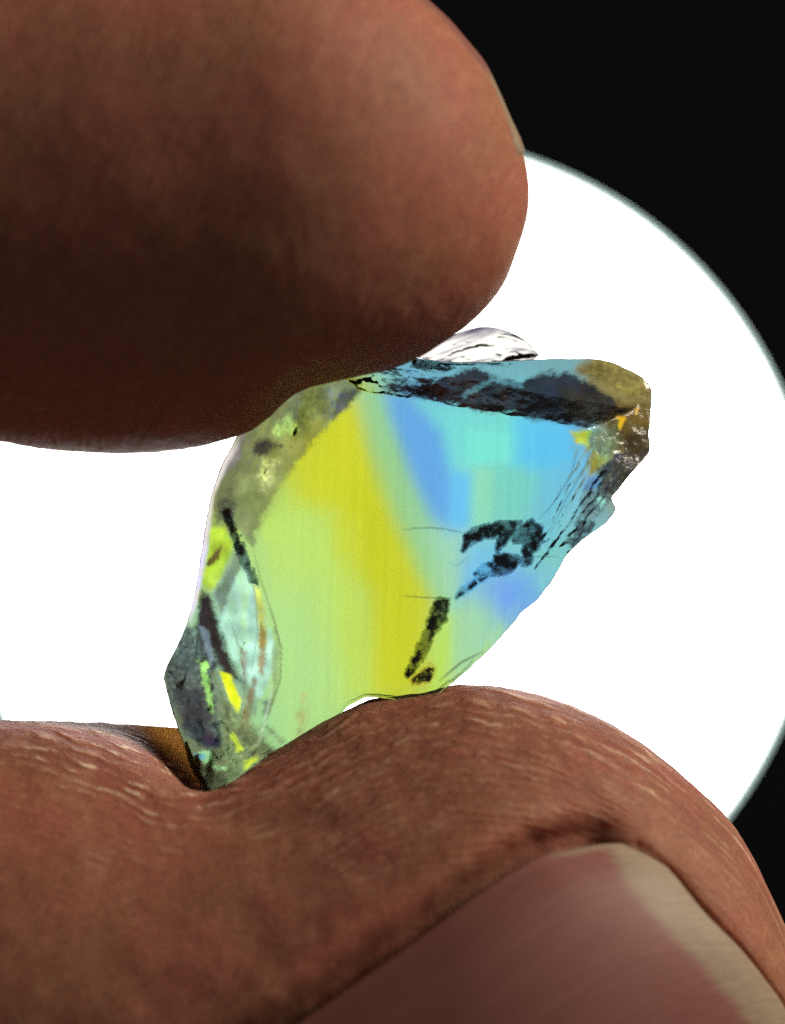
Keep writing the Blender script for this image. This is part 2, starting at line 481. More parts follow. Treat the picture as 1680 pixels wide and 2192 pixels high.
def make_hand():
    n_in = 400
    parts = {}
    for key, d in (('upper', upper), ('lower', lower)):
        xs = stations(d.tip[0], -300, n_in)
        x, y, z, X, Y, q = digit_rings(d, xs, key)
        nrm_front = np.clip(-(y - d.yc) / np.maximum(0.01, d.depth(X)), 0, 1)
        if key == 'lower':
            # the furrow round the nail, cut into the side that faces the camera
            sc = (DIST + y) / DIST / PXMM
            Xa, Ya = x / sc + 840, 1096 - z / sc        # where this point is seen
            ds, fs = line_d(Xa, Ya, [(1400, 1800)] + [(a, b - 3) for a, b in NAIL_SIDE[1:]] + [(300, 2420)])
            de, fe = line_d(Xa, Ya, NAIL_EDGE)
            nail = poly_sd(Xa, Ya, NAIL_EDGE + [(1700, 2700), (480, 2700)] + NAIL_SIDE[:0:-1])
            wob = 1 + 0.25 * fbm(Xa / 160, Ya / 160, 1.7)
            sg = 22 + 36 * sstep(-12, 30, nail)
            prof = np.exp(-(ds / sg) ** 2 * wob)
            dep = 1.2 * prof * sstep(0.0, 0.12, fs) + 0.07 * np.exp(-(de / 14.0) ** 2) - 0.22 * np.exp(-((de - 45) / 32.0) ** 2) * sstep(0, 12, nail) * sstep(0.05, 0.2, fe)
            dep += 0.34 * sstep(12, -22, nail)
            dep -= 0.35 * np.exp(-((ds - 85) / 60.0) ** 2) * sstep(-5, 10, nail) * sstep(0.08, 0.3, fs)
            dep *= sstep(0.15, 0.5, nrm_front)
            y = y + dep
            # crease where the pad is squeezed, small dents
            dx, _ = line_d(X + 0 * Y, Y, [(455, 1706), (560, 1730), (700, 1725)])
            z = z - 0.12 * np.exp(-(dx / 22.0) ** 2) * nrm_front
        # slow unevenness of flesh
        am = 0.14 if key == 'lower' else 0.07
        nv = fbm(x / 3.0, z / 3.0, y / 3.0 + 4) * am
        fade = sstep(0, 60, d.tip[0] - X)
        y = y - nv * nrm_front * fade
        z = z + 0.035 * fbm(x / 0.5, z / 0.9, y / 1.2) * fade
        parts[key] = (np.stack([x, y, z], -1), X, q, (sstep(20, 110, ds) * sstep(-10, 60, nail)) if key == 'lower' else np.ones_like(y))

    # stations outside the picture: both digits run back to the web of the hand
    def run_back(P0, key):
        rings = []
        last = P0[-1]
        yc0, zc0 = last[:, 1].mean(), (last[:, 2].max() + last[:, 2].min()) / 2
        h0, d0, x0 = (last[:, 2].max() - last[:, 2].min()) / 2, (last[:, 1].max() - last[:, 1].min()) / 2, last[0, 0]
        m = 40
        for i in range(1, m + 1):
            t = i / m
            xx = x0 + (-86 - x0) * t
            bend = math.sin(math.pi * t)
            zc = zc0 * (1 - t) + (7.0 if key == 'upper' else -13.0) * t + (3.0 if key == 'upper' else -3.0) * bend
            h = h0 * (1 - t) + 10.0 * t
            dd = d0 * (1 - t) + 11.0 * t
            yc = yc0 * (1 - t)
            c, s = np.cos(TH), np.sin(TH)
            ell = np.stack([np.full(NT, xx), yc + dd * s, zc + h * c], -1)
            shape = last.copy(); shape[:, 0] = xx
            shape[:, 1] += yc - yc0; shape[:, 2] += zc - zc0
            w = sstep(0, 0.35, t)
            r = shape * (1 - w) + ell * w
            f = sstep(0.7, 1.0, t)                       # meet the other digit along a shared line
            inner = (c < 1e-9) if key == 'upper' else (c > -1e-9)
            r[inner, 2] = r[inner, 2] * (1 - f) + (-3.0) * f
            if t == 1: r[np.abs(c) < 1e-9, 2] = -3.0
            rings.append(r)
        return np.array(rings)

    V, F, A_r, A_p, A_f, A_t = [], [], [], [], [], []
    idx = {}
    base = 0
    for key in ('upper', 'lower'):
        Pn, X, q, calm = parts[key]
        back = run_back(Pn, key)
        allr = np.concatenate([Pn[1:], back])
        nr = len(allr)
        X2 = np.concatenate([np.repeat(X, NT, 1)[1:] if X.shape[1] == 1 else X[1:], np.full((len(back), NT), -300.0)])
        q2 = np.concatenate([q[1:], np.repeat(q[-1:], len(back), 0)])
        v = allr.reshape(-1, 3)
        tipv = Pn[0].mean(0)[None]
        V += [v, tipv]
        rd = np.stack([v[:, 0], q2.ravel() / PXMM, v[:, 1]], -1)
        Xd, Q = X2.ravel(), q2.ravel()
        if key == 'upper':
            rd = np.stack([0.5 * v[:, 0] + 0.87 * v[:, 2], 0.87 * v[:, 0] - 0.5 * v[:, 2], v[:, 1]], -1)
        if key == 'lower':
            pr = sstep(420, 40, Q) * 0.85 + 0.14
            pr *= 1 - 0.85 * sstep(800, 450, Xd) * sstep(30, 120, Q)
            pr *= 1 - 0.55 * sstep(1300, 1500, Xd) * sstep(40, 160, Q)
            fl = np.exp(-((Xd - 300) / 210.0) ** 2) * sstep(-60, 0, Q) * sstep(150, 50, Q) * 1.3 + \
                 sstep(800, 1100, Xd) * sstep(130, 20, Q) * 0.45 + 0.34 * sstep(520, 60, Q) * sstep(0.05, 0.3, fbm(v[:, 0] / 1.7, v[:, 2] / 1.7, v[:, 1] / 1.7))  # last term scatters painted glints over the pad
        else:
            pr = np.full(len(Q), 0.16); fl = np.full(len(Q), 0.0)
        cm = np.concatenate([calm[1:], np.ones((len(back), NT))]).ravel()
        pr = pr * (0.15 + 0.85 * cm); fl = fl * cm
        tn = 0.97 * np.exp(-((Xd - 375) / 95.0) ** 4) * sstep(-0.7, 0.3, v[:, 1]) * sstep(7.5, 6.0, v[:, 1]) * sstep(420, 300, Q) if key == 'lower' else np.zeros(len(Q))
        A_t += [tn, tn[:1] * 0]
        A_r += [rd, rd[:1]]; A_p += [pr, pr[:1]]; A_f += [fl, fl[:1]]
        f = grid_faces(nr, NT, True) + base
        F += f.tolist()
        t = base + nr * NT
        F += [(t, base + (j + 1) % NT, base + j) for j in range(NT)]
        idx[key] = base + (nr - 1) * NT
        base += nr * NT + 1
    V = np.concatenate(V)
    # weld the facing halves of the two last rings
    remap = np.arange(base)
    for j in range(NT):
        if math.cos(TH[j]) < 1e-9:
            k = (NT // 2 - j) % NT
            remap[idx['upper'] + j] = idx['lower'] + k
            V[idx['lower'] + k] = V[idx['upper'] + j]
    ring = [int(remap[idx['upper'] + j]) if math.cos(TH[j]) > 1e-9 else idx['lower'] + j for j in range(NT)]
    F = [tuple(int(remap[i]) for i in f) for f in F]
    # palm and wrist
    cur = V[ring]
    extra = []
    prev = ring
    for xx, zc, h, dd in ((-95, -3, 21, 12), (-106, -4, 24, 13.5), (-122, -5, 27, 14.5), (-140, -6, 27, 15), (-158, -8, 24, 16), (-174, -10, 22, 17), (-200, -12, 23, 19), (-235, -14, 26, 22)):
        r = np.stack([np.full(NT, xx), dd * np.sin(TH), zc + h * np.cos(TH)], -1)
        ids = [base + j for j in range(NT)]
        extra.append(r); base += NT
        F += [(prev[j], prev[(j + 1) % NT], ids[(j + 1) % NT], ids[j]) for j in range(NT)]
        prev = ids
    extra.append(np.array([[-236, 0, -14.0]]))
    F += [(prev[j], prev[(j + 1) % NT], base) for j in range(NT)]
    base += 1
    ex = np.concatenate(extra)
    V = np.concatenate([V, ex])
    A_r += [ex]; A_p += [np.full(len(ex), 0.1)]; A_f += [np.zeros(len(ex))]; A_t += [np.zeros(len(ex))]
    o = mesh_obj('hand', V, F, SKIN, None, True, {
        'ridge': ('FLOAT_VECTOR', np.concatenate(A_r)), 'print': ('FLOAT', np.concatenate(A_p)), 'flake_glint': ('FLOAT', np.concatenate(A_f)), 'thin': ('FLOAT', np.concatenate(A_t))})
    bm = bmesh.new(); bm.from_mesh(o.data)
    bmesh.ops.delete(bm, geom=[v for v in bm.verts if not v.link_faces], context='VERTS')
    bmesh.ops.recalc_face_normals(bm, faces=bm.faces)
    bm.to_mesh(o.data); bm.free()
    o['label'] = 'hand pinching the gemstone between thumb and finger'
    o['category'] = 'hand'
    return o
hand = make_hand()

def slab(grid, normal_off, mat, name, parent, attrs):
    """closed thin plate: a grid of points and the same grid pushed back by normal_off"""
    nr, nc = grid.shape[:2]
    a = grid.reshape(-1, 3); b = a + normal_off.reshape(-1, 3)
    f = grid_faces(nr, nc, False)
    m = nr * nc
    faces = [tuple(q) for q in f] + [tuple(q[::-1] + m) for q in f]
    rim = [j for j in range(nc)] + [i * nc + nc - 1 for i in range(1, nr)] + [(nr - 1) * nc + j for j in range(nc - 2, -1, -1)] + [i * nc for i in range(nr - 2, 0, -1)]
    faces += [(rim[i], rim[i] + m, rim[(i + 1) % len(rim)] + m, rim[(i + 1) % len(rim)]) for i in range(len(rim))]
    at = {k: (t, np.concatenate([d, d])) for k, (t, d) in attrs.items()}
    return mesh_obj(name, np.concatenate([a, b]), faces, mat, parent, True, at)

def thumb_nail():
    na, nb = 120, 90
    side = smooth_curve(NAIL_SIDE, 400); edge = smooth_curve(NAIL_EDGE, 400)
    def resample(c, n):
        L = np.r_[0, np.cumsum(np.hypot(*np.diff(c, axis=0).T))]
        t = np.linspace(0, L[-1], n)
        return np.c_[np.interp(t, L, c[:, 0]), np.interp(t, L, c[:, 1])], t
    A, ta = resample(side, na); B, tb = resample(edge, nb)
    X = A[:, None, 0] + B[None, :, 0] - B[0, 0]
    Y = A[:, None, 1] + B[None, :, 1] - B[0, 1]
    x, y, z = lower.on_front(X, Y, 0.18)
    # the plate dips into the furrow along its side and curls down at the free edge
    y = y - 0.30 * np.sin(np.clip(tb[None] / 520.0, 0, 1) * math.pi) + 0.34 * np.exp(-(tb[None] / 60.0) ** 2) + 0.10 * np.exp(-(ta[:, None] / 26.0) ** 2)
    wv = 12 * fbm(tb / 60.0, tb * 0 + 3.0)[None] + 6 * fbm(X / 22, Y / 22, 2.0)
    wid = 100 + 8 * np.sin(tb / 130.0)[None] - 25 * sstep(120, 0, tb)[None]
    band = sstep(wid + 24, wid - 20, ta[:, None] + wv) * np.ones_like(X)
    # near the side furrow the pale edge narrows away along the nail
    band = np.maximum(band, 0.8 * sstep(26, 8, tb[None] + wv * 0.5) * sstep(230, 150, ta[:, None]))
    g = np.stack([x, y, z], -1)
    off = np.zeros_like(g); off[..., 1] = 0.45
    rd = np.stack([np.broadcast_to(ta[:, None] / PXMM, X.shape), np.broadcast_to(tb[None] / PXMM, X.shape), y], -1).reshape(-1, 3)
    o = slab(g, off, NAIL, 'fingernail', hand, {'ridge': ('FLOAT_VECTOR', rd), 'band': ('FLOAT', band.ravel())})
    o['label'] = 'thumb nail with a pale trimmed edge'
thumb_nail()

def finger_nail():
    """nail on the far upper side of the other finger; only its free edge shows past the fingertip"""
    d = upper
    k = (DIST + d.yc) / DIST / PXMM
    na, nb = 40, 40
    Xs = np.linspace(1123, 760, na)
    ph = np.linspace(-0.75, 0.95, nb)
    u = d.u(Xs)
    top, bot = interp_curve(d.top, u), interp_curve(d.bot, u)
    cx = np.repeat(Xs[:, None], nb, 1)
    lift = 17 - 13 * sstep(1060, 900, Xs)
    R = (bot - top) / 2
    dep = np.maximum(d.depth(Xs), 3.5)
    Y = (top[:, None] - lift[:, None]) + 150 * (1 - np.cos(ph))[None] * sstep(0, 70, 1140 - Xs)[:, None] + 20 * (np.abs(ph) / 0.9) ** 4
    y = d.yc + dep[:, None] * np.sin(ph)[None] * 0.8
    bow = 20 * (ph / 0.9) ** 2
    g = np.stack([(cx - bow[None] - 840) * k, y, (1096 - Y) * k], -1)
    off = np.zeros_like(g); off[..., 2] = -0.35; off[..., 0] = -0.15
    X_ = cx
    band = sstep(1040, 1060, X_).ravel()
    rd = np.stack([X_ / PXMM, np.broadcast_to(ph[None] * 4, X_.shape), y], -1).reshape(-1, 3)
    slab(g, off, NAIL, 'fingernail', hand, {'ridge': ('FLOAT_VECTOR', rd), 'band': ('FLOAT', band)})
finger_nail()

# ------------------------------------------------------------------ the gemstone
gem = empty('gemstone', 'rough translucent gemstone, half yellow and half blue, held between thumb and finger', 'gemstone')

OUT = [(522, 900), (502, 943), (472, 1000), (453, 1060), (441, 1120), (432, 1180), (424, 1240), (412, 1298), (396, 1348), (376, 1390), (357, 1425), (350, 1450),
       (358, 1482), (368, 1520), (381, 1562), (396, 1602), (407, 1642), (425, 1680), (447, 1703), (470, 1698), (500, 1690), (538, 1668), (608, 1618),
       (703, 1553), (745, 1508), (785, 1487), (830, 1493), (900, 1497), (938, 1482), (966, 1460), (1003, 1429), (1050, 1385), (1100, 1330), (1113, 1310), (1145, 1287), (1180, 1242),
       (1212, 1185), (1250, 1150), (1292, 1122), (1312, 1098), (1316, 1086), (1304, 1066), (1322, 1045), (1348, 1012), (1378, 980), (1389, 966), (1386, 930), (1391, 880),
       (1393, 838), (1386, 820), (1368, 805), (1322, 781), (1282, 769), (1180, 768), (1060, 775), (960, 776), (880, 765), (760, 775), (650, 790), (580, 840)]
GC = np.array([880.0, 1180.0])

# colour zones of the crystal itself: place and the colour light has after passing through
ZONES = [
    (760, 890, 205, 205, 35), (735, 940, 200, 206, 40), (765, 1000, 192, 205, 42), (790, 1060, 186, 200, 38), (815, 1150, 182, 198, 36), (832, 1250, 180, 196, 34),
    (845, 1330, 182, 198, 34), (862, 1410, 182, 198, 34), (700, 1010, 196, 214, 60),
    (645, 1020, 195, 215, 70), (600, 1090, 188, 226, 105), (650, 1180, 190, 226, 105), (725, 1150, 193, 215, 75), (620, 1290, 172, 222, 140), (700, 1330, 182, 222, 112),
    (760, 1400, 186, 215, 82), (650, 1440, 165, 216, 150), (710, 1480, 170, 216, 132), (600, 1540, 160, 215, 150), (570, 1200, 178, 226, 140), (560, 1400, 165, 220, 170),
    (520, 1350, 170, 226, 200), (500, 1260, 160, 205, 175), (455, 1190, 172, 205, 60), (480, 1500, 120, 140, 120), (450, 1600, 115, 130, 95),
    (820, 930, 150, 205, 110), (845, 1020, 150, 203, 100), (880, 1130, 152, 205, 120), (905, 1230, 155, 205, 100), (880, 1180, 156, 203, 80), (930, 1280, 160, 208, 110),
    (800, 850, 128, 208, 205), (850, 890, 92, 170, 236), (880, 950, 92, 164, 230), (905, 1010, 84, 150, 226), (935, 1060, 88, 165, 236), (965, 1095, 98, 190, 246), (930, 1120, 105, 185, 215),
    (950, 940, 108, 200, 222), (1010, 950, 120, 218, 214), (1090, 950, 112, 226, 214), (1000, 1050, 128, 224, 220), (1045, 1070, 136, 216, 178), (1100, 1060, 120, 208, 190), (1130, 1100, 118, 200, 190),
    (1165, 940, 92, 200, 240), (1215, 965, 84, 184, 240), (1195, 1050, 105, 192, 226), (1180, 1120, 115, 196, 200),
    (960, 1180, 142, 206, 200), (1000, 1225, 108, 182, 240), (945, 1230, 158, 214, 165), (1085, 1275, 98, 152, 240), (1040, 1180, 120, 200, 205), (1150, 1220, 120, 206, 206), (1050, 1330, 130, 196, 214),
    (985, 1330, 168, 218, 150), (950, 1400, 184, 222, 90), (1030, 1380, 160, 215, 170), (910, 1440, 186, 205, 60), (1220, 1140, 120, 190, 190),
    (1260, 1060, 120, 160, 165), (1300, 880, 130, 122, 52), (1345, 830, 160, 150, 84), (1350, 940, 120, 104, 46), (1290, 990, 150, 150, 72),
    (900, 800, 102, 172, 188), (1050, 795, 104, 172, 186), (1180, 800, 108, 168, 176), (640, 880, 135, 150, 105), (560, 1000, 140, 148, 104), (480, 1100, 150, 160, 90),
]

def gem_zone(X, Y):
    z = np.array(ZONES, float)
    col = lin(z[:, 2:])
    num = np.zeros(X.shape + (3,)); den = np.zeros(X.shape)
    wx = X + 10 * fbm(X / 70, Y / 200, 0.4)
    for (a, b), c in zip(z[:, :2], col):
        w = np.exp(-0.5 * (((wx - a) / 34.0) ** 2 + ((Y - b) / 52.0) ** 2)) + 1e-6 / (1 + ((wx - a) / 40) ** 2 + ((Y - b) / 60) ** 2) ** 2
        num += w[..., None] * c; den += w
    z = num / den[..., None]
    return z * 0.94 + 0.035 * sstep(760, 900, X)[..., None]

def R5(*p): return [(321 + a * 0.65, 706 + b * 0.65) for a, b in p]
BANDS = [  # growth sectors with their straight borders (polygon, colour, strength, softness)
    (R5((360, 640), (500, 560), (620, 600), (640, 720), (740, 850), (740, 1190), (600, 1260), (460, 1330), (400, 1100), (380, 800)), (190, 228, 114), 0.9, 22),
    (R5((400, 880), (520, 880), (620, 1150), (590, 1280), (420, 1340)), (172, 224, 150), 0.8, 36),
    (R5((470, 400), (640, 230), (695, 250), (725, 400), (790, 600), (870, 760), (940, 895), (920, 960), (850, 1160), (735, 1190), (735, 850), (625, 720), (615, 600), (500, 560)), (206, 213, 44), 0.95, 15),
    (R5((680, 540), (790, 600), (850, 740), (920, 880), (900, 960), (840, 1140), (795, 1140), (770, 900), (690, 740)), (194, 202, 34), 0.7, 18),
    (R5((620, 620), (690, 640), (700, 1000), (720, 1190), (640, 1200), (620, 800)), (196, 218, 74), 0.6, 12),
    (R5((690, 215), (775, 195), (850, 450), (930, 620), (965, 780), (1000, 880), (955, 900), (870, 735), (800, 590), (730, 390)), (150, 208, 140), 0.9, 13),
    (R5((770, 205), (850, 230), (960, 340), (990, 480), (990, 655), (940, 620), (900, 550), (850, 430), (800, 315)), (96, 166, 230), 0.95, 9),
    (R5((992, 470), (1056, 480), (1050, 662), (982, 662)), (98, 192, 247), 0.9, 5),
    (R5((880, 240), (1190, 288), (1192, 450), (990, 452), (960, 340)), (116, 220, 212), 0.9, 9),
    (R5((1040, 335), (1192, 345), (1190, 448), (1040, 446)), (122, 234, 216), 0.75, 2.5),
    (R5((1060, 456), (1132, 456), (1122, 640), (1050, 662)), (142, 220, 182), 0.9, 5),
    (R5((1132, 456), (1192, 450), (1285, 470), (1240, 600), (1122, 640)), (116, 208, 194), 0.9, 9),
    (R5((1192, 288), (1362, 325), (1405, 440), (1285, 470), (1195, 445)), (90, 196, 241), 0.9, 9),
    (R5((1285, 470), (1405, 440), (1385, 560), (1300, 700), (1240, 610)), (108, 194, 222), 0.8, 14),
    (R5((900, 655), (1040, 662), (1030, 800), (1000, 880), (950, 860), (930, 760)), (160, 215, 178), 0.8, 14),
    (R5((1030, 770), (1085, 740), (1065, 840), (1010, 905)), (112, 188, 240), 0.8, 10),
    (R5((1040, 720), (1140, 700), (1130, 770), (1080, 760)), (110, 196, 230), 0.7, 10),
    (R5((1130, 850), (1230, 820), (1245, 880), (1180, 945), (1105, 900)), (108, 164, 240), 0.8, 16),
    (R5((985, 900), (1110, 905), (1165, 1000), (1000, 1175), (960, 1150)), (160, 216, 166), 0.85, 18),
    (R5((952, 940), (992, 940), (972, 1160), (925, 1175)), (188, 228, 78), 0.85, 6),
]

# marks with shapes of their own: rind, healed cracks, stains, plus refraction darks painted into the tint (polygon, colour, strength, softness, wobble)
MARKS = [
    ([(520, 900), (640, 815), (770, 815), (762, 848), (722, 892), (660, 968), (600, 1048), (560, 1120), (545, 1165), (520, 1135), (470, 1105), (450, 1060), (470, 1000), (500, 945)], (118, 124, 88), 0.8, 6, 7.9),
    ([(720, 850), (765, 830), (776, 842), (745, 878), (715, 900)], (84, 84, 66), 0.9, 4, 6),
    ([(640, 830), (720, 830), (700, 890), (640, 930), (610, 900)], (92, 108, 88), 0.7, 10, 10),
    ([(545, 945), (575, 942), (606, 956), (578, 968), (560, 978), (545, 970)], (58, 54, 56), 0.95, 4, 6),
    ([(600, 905), (625, 890), (640, 920), (605, 935), (585, 925)], (165, 200, 130), 0.8, 6, 8),
    ([(570, 985), (600, 990), (585, 1030), (565, 1050), (555, 1020)], (176, 184, 140), 0.8, 8, 8),
    ([(505, 935), (530, 915), (515, 985), (480, 1020), (470, 1005)], (120, 116, 116), 0.9, 4, 6),
    ([(468, 1075), (495, 1050), (510, 1080), (500, 1105), (470, 1118)], (72, 78, 62), 0.85, 6, 8),
    ([(455, 1128), (486, 1130), (506, 1166), (482, 1228), (456, 1262), (437, 1245), (445, 1180)], (178, 212, 54), 0.9, 4, 3),
    ([(444, 1206), (462, 1182), (480, 1168), (472, 1196), (452, 1212)], (84, 66, 38), 0.95, 3, 4),
    ([(512, 1165), (532, 1180), (512, 1250), (486, 1320), (462, 1270), (484, 1232)], (112, 132, 118), 0.85, 6, 5),
    ([(530, 1186), (546, 1250), (566, 1300), (592, 1370), (592, 1430), (560, 1490), (530, 1450), (500, 1400), (476, 1330), (500, 1260)], (178, 230, 206), 0.9, 4, 5),
    ([(548, 1250), (560, 1262), (574, 1320), (574, 1380), (560, 1380), (556, 1310)], (196, 206, 88), 0.9, 4, 5),
    ([(562, 1330), (572, 1350), (575, 1400), (565, 1440), (556, 1420)], (150, 112, 62), 0.75, 3, 5),
    ([(548, 1440), (556, 1450), (540, 1530), (522, 1570), (518, 1540)], (140, 108, 66), 0.7, 3, 5),
    ([(520, 1380), (532, 1390), (534, 1440), (524, 1440)], (150, 128, 104), 0.6, 3, 4),
    ([(430, 1258), (446, 1262), (470, 1320), (486, 1380), (520, 1452), (486, 1442), (452, 1390), (424, 1330)], (44, 38, 38), 1.0, 6, 7),
    ([(418, 1338), (440, 1330), (470, 1420), (462, 1440), (440, 1400)], (52, 42, 50), 0.9, 4, 6),
    ([(430, 1335), (446, 1340), (462, 1400), (455, 1420), (440, 1370)], (128, 150, 162), 0.8, 2, 4),
    ([(405, 1335), (440, 1370), (458, 1430), (466, 1500), (484, 1580), (450, 1605), (402, 1570), (366, 1490), (352, 1440)], (72, 84, 84), 0.9, 4, 9),
    ([(385, 1480), (440, 1470), (452, 1560), (470, 1590), (430, 1590), (400, 1555)], (38, 44, 50), 0.8, 8, 12),
    ([(432, 1412), (448, 1412), (452, 1460), (462, 1520), (452, 1520), (438, 1460)], (150, 205, 108), 0.9, 2, 6),
    ([(474, 1430), (500, 1440), (522, 1495), (514, 1522), (500, 1500)], (216, 222, 34), 1.0, 2, 2),
    ([(462, 1440), (500, 1510), (560, 1560), (600, 1600), (540, 1640), (447, 1704), (400, 1625), (440, 1604), (484, 1585)], (104, 116, 80), 0.9, 8, 12),
    ([(440, 1565), (480, 1580), (476, 1600), (440, 1592)], (40, 36, 56), 0.9, 4, 6),
    ([(424, 1608), (450, 1606), (462, 1628), (486, 1640), (466, 1650), (440, 1630)], (160, 220, 150), 0.9, 2, 6),
    ([(418, 1612), (440, 1610), (444, 1624), (428, 1624)], (100, 176, 190), 0.8, 2, 3),
    ([(500, 1560), (512, 1570), (522, 1600), (508, 1604)], (190, 205, 60), 0.9, 2, 5),
    ([(525, 1620), (550, 1608), (556, 1622), (530, 1640)], (190, 210, 60), 0.9, 2, 5),
    ([(538, 1604), (552, 1598), (550, 1612), (540, 1616)], (40, 44, 40), 0.9, 2, 3),
    ([(410, 1640), (470, 1640), (500, 1675), (447, 1704), (424, 1682)], (80, 88, 64), 0.85, 6, 12),
    ([(568, 1496), (588, 1488), (582, 1520), (566, 1524)], (86, 92, 106), 0.85, 4, 5),
    ([(568, 1544), (578, 1544), (612, 1578), (606, 1584)], (104, 110, 88), 0.8, 2, 4),
    ([(648, 1476), (656, 1478), (652, 1560), (640, 1580), (642, 1520)], (168, 160, 96), 0.6, 3, 8),
    ([(592, 1330), (602, 1400), (598, 1460), (588, 1500), (586, 1440)], (150, 178, 116), 0.7, 3, 5),
    # top band, its refraction dark painted in, then the stained cap at the right
    ([(814, 834), (851, 823), (925, 824), (963, 807), (1024, 790), (1066, 812), (1115, 820), (1164, 801), (1206, 797), (1234, 810), (1304, 851), (1317, 884), (1300, 905),
      (1214, 910), (1197, 906), (1131, 902), (1074, 886), (1028, 886), (1000, 874), (913, 856), (851, 843)], (34, 36, 50), 0.96, 4, 7.9),
    ([(1195, 830), (1300, 855), (1318, 884), (1300, 905), (1205, 905)], (52, 48, 34), 0.9, 14, 7.9),
    ([(985, 850), (1050, 808), (1115, 826), (1118, 834), (1056, 820), (995, 856)], (92, 150, 165), 0.7, 2, 5),
    ([(1230, 780), (1282, 772), (1368, 808), (1390, 838), (1388, 870), (1330, 850), (1270, 815), (1220, 800)], (126, 114, 58), 0.9, 6, 10),
    ([(1317, 860), (1390, 870), (1384, 970), (1340, 1010), (1300, 960), (1290, 900)], (96, 78, 30), 0.95, 8, 7.9),
    ([(1306, 892), (1333, 896), (1322, 922), (1316, 918), (1318, 902)], (220, 170, 28), 1.0, 1.5, 2),
    ([(1352, 880), (1362, 874), (1356, 890)], (235, 190, 90), 1.0, 1.5, 2),
    ([(1212, 926), (1259, 925), (1253, 962), (1228, 950)], (172, 196, 58), 0.95, 3, 4),
    ([(1255, 930), (1310, 920), (1320, 975), (1258, 1010)], (110, 112, 60), 0.8, 6, 10),
    ([(1262, 968), (1304, 988), (1268, 1012), (1252, 1014)], (160, 158, 66), 0.9, 4, 6),
    ([(1266, 1008), (1332, 966), (1388, 950), (1390, 972), (1350, 1012), (1310, 1062), (1280, 1060)], (48, 44, 46), 0.9, 5, 12),
    ([(1330, 930), (1384, 920), (1380, 962), (1335, 985)], (62, 52, 30), 0.85, 6, 14),
    ([(1244, 1040), (1285, 1050), (1300, 1075), (1262, 1110), (1232, 1108)], (96, 116, 112), 0.8, 5, 10),
    ([(1232, 1108), (1270, 1112), (1256, 1142), (1218, 1178), (1216, 1168)], (50, 58, 62), 0.92, 4, 10),
    ([(1270, 1060), (1290, 1070), (1284, 1092), (1270, 1082)], (150, 205, 180), 0.8, 2, 5),
    ([(1245, 1020), (1272, 1022), (1272, 1042), (1240, 1052)], (96, 144, 190), 0.85, 4, 5),
]
LINES = [  # narrow cracks and threads (polyline, width, colour, strength)
    ([(862, 1133), (900, 1129), (945, 1131), (992, 1140)], 2.2, (84, 120, 110), 0.8),
    ([(862, 1272), (906, 1276), (965, 1277)], 2.0, (84, 112, 60), 0.8),
    ([(940, 1450), (985, 1412), (1030, 1390)], 3.5, (96, 116, 84), 0.7),
    ([(1000, 1188), (975, 1210), (955, 1200)], 2.5, (110, 170, 180), 0.5),
    ([(1110, 1192), (1150, 1190), (1190, 1190)], 1.8, (70, 100, 100), 0.6),
    ([(1262, 940), (1245, 1000), (1205, 1070), (1170, 1140)], 2.0, (70, 110, 130), 0.6),
    ([(1230, 965), (1215, 1020), (1180, 1075), (1150, 1110)], 2.4, (70, 110, 135), 0.6),
    ([(1255, 1010), (1225, 1080), (1190, 1140)], 1.8, (150, 220, 225), 0.5),
    ([(1010, 1004), (1060, 1002), (1100, 1004)], 1.6, (110, 190, 195), 0.4),
    ([(545, 1165), (560, 1230), (580, 1290), (600, 1360), (604, 1430)], 2.5, (120, 150, 105), 0.6),
    ([(470, 1000), (500, 960), (522, 925)], 2.2, (200, 205, 170), 0.7),
    ([(536, 1200), (552, 1280), (556, 1350), (545, 1420), (520, 1480)], 2.2, (120, 160, 140), 0.55),
    ([(585, 1300), (606, 1380), (604, 1450), (576, 1530), (548, 1570)], 2.6, (110, 120, 84), 0.7),
    ([(572, 1440), (586, 1470), (570, 1540), (556, 1590)], 3.0, (196, 225, 190), 0.6),
    ([(500, 1330), (520, 1390), (530, 1450), (526, 1500)], 2.2, (120, 104, 84), 0.65),
    ([(440, 1130), (434, 1200), (424, 1270)], 2.0, (150, 146, 140), 0.7),
    ([(456, 1060), (447, 1120), (442, 1170)], 2.2, (120, 116, 112), 0.7),
    ([(660, 1480), (664, 1530), (650, 1570)], 2.0, (172, 158, 100), 0.5),
    ([(700, 1400), (706, 1470), (700, 1520)], 1.8, (150, 190, 110), 0.4),
    ([(1080, 930), (1082, 1000)], 1.6, (150, 235, 225), 0.4),
    ([(1130, 925), (1124, 1040)], 1.6, (84, 176, 215), 0.35),
]

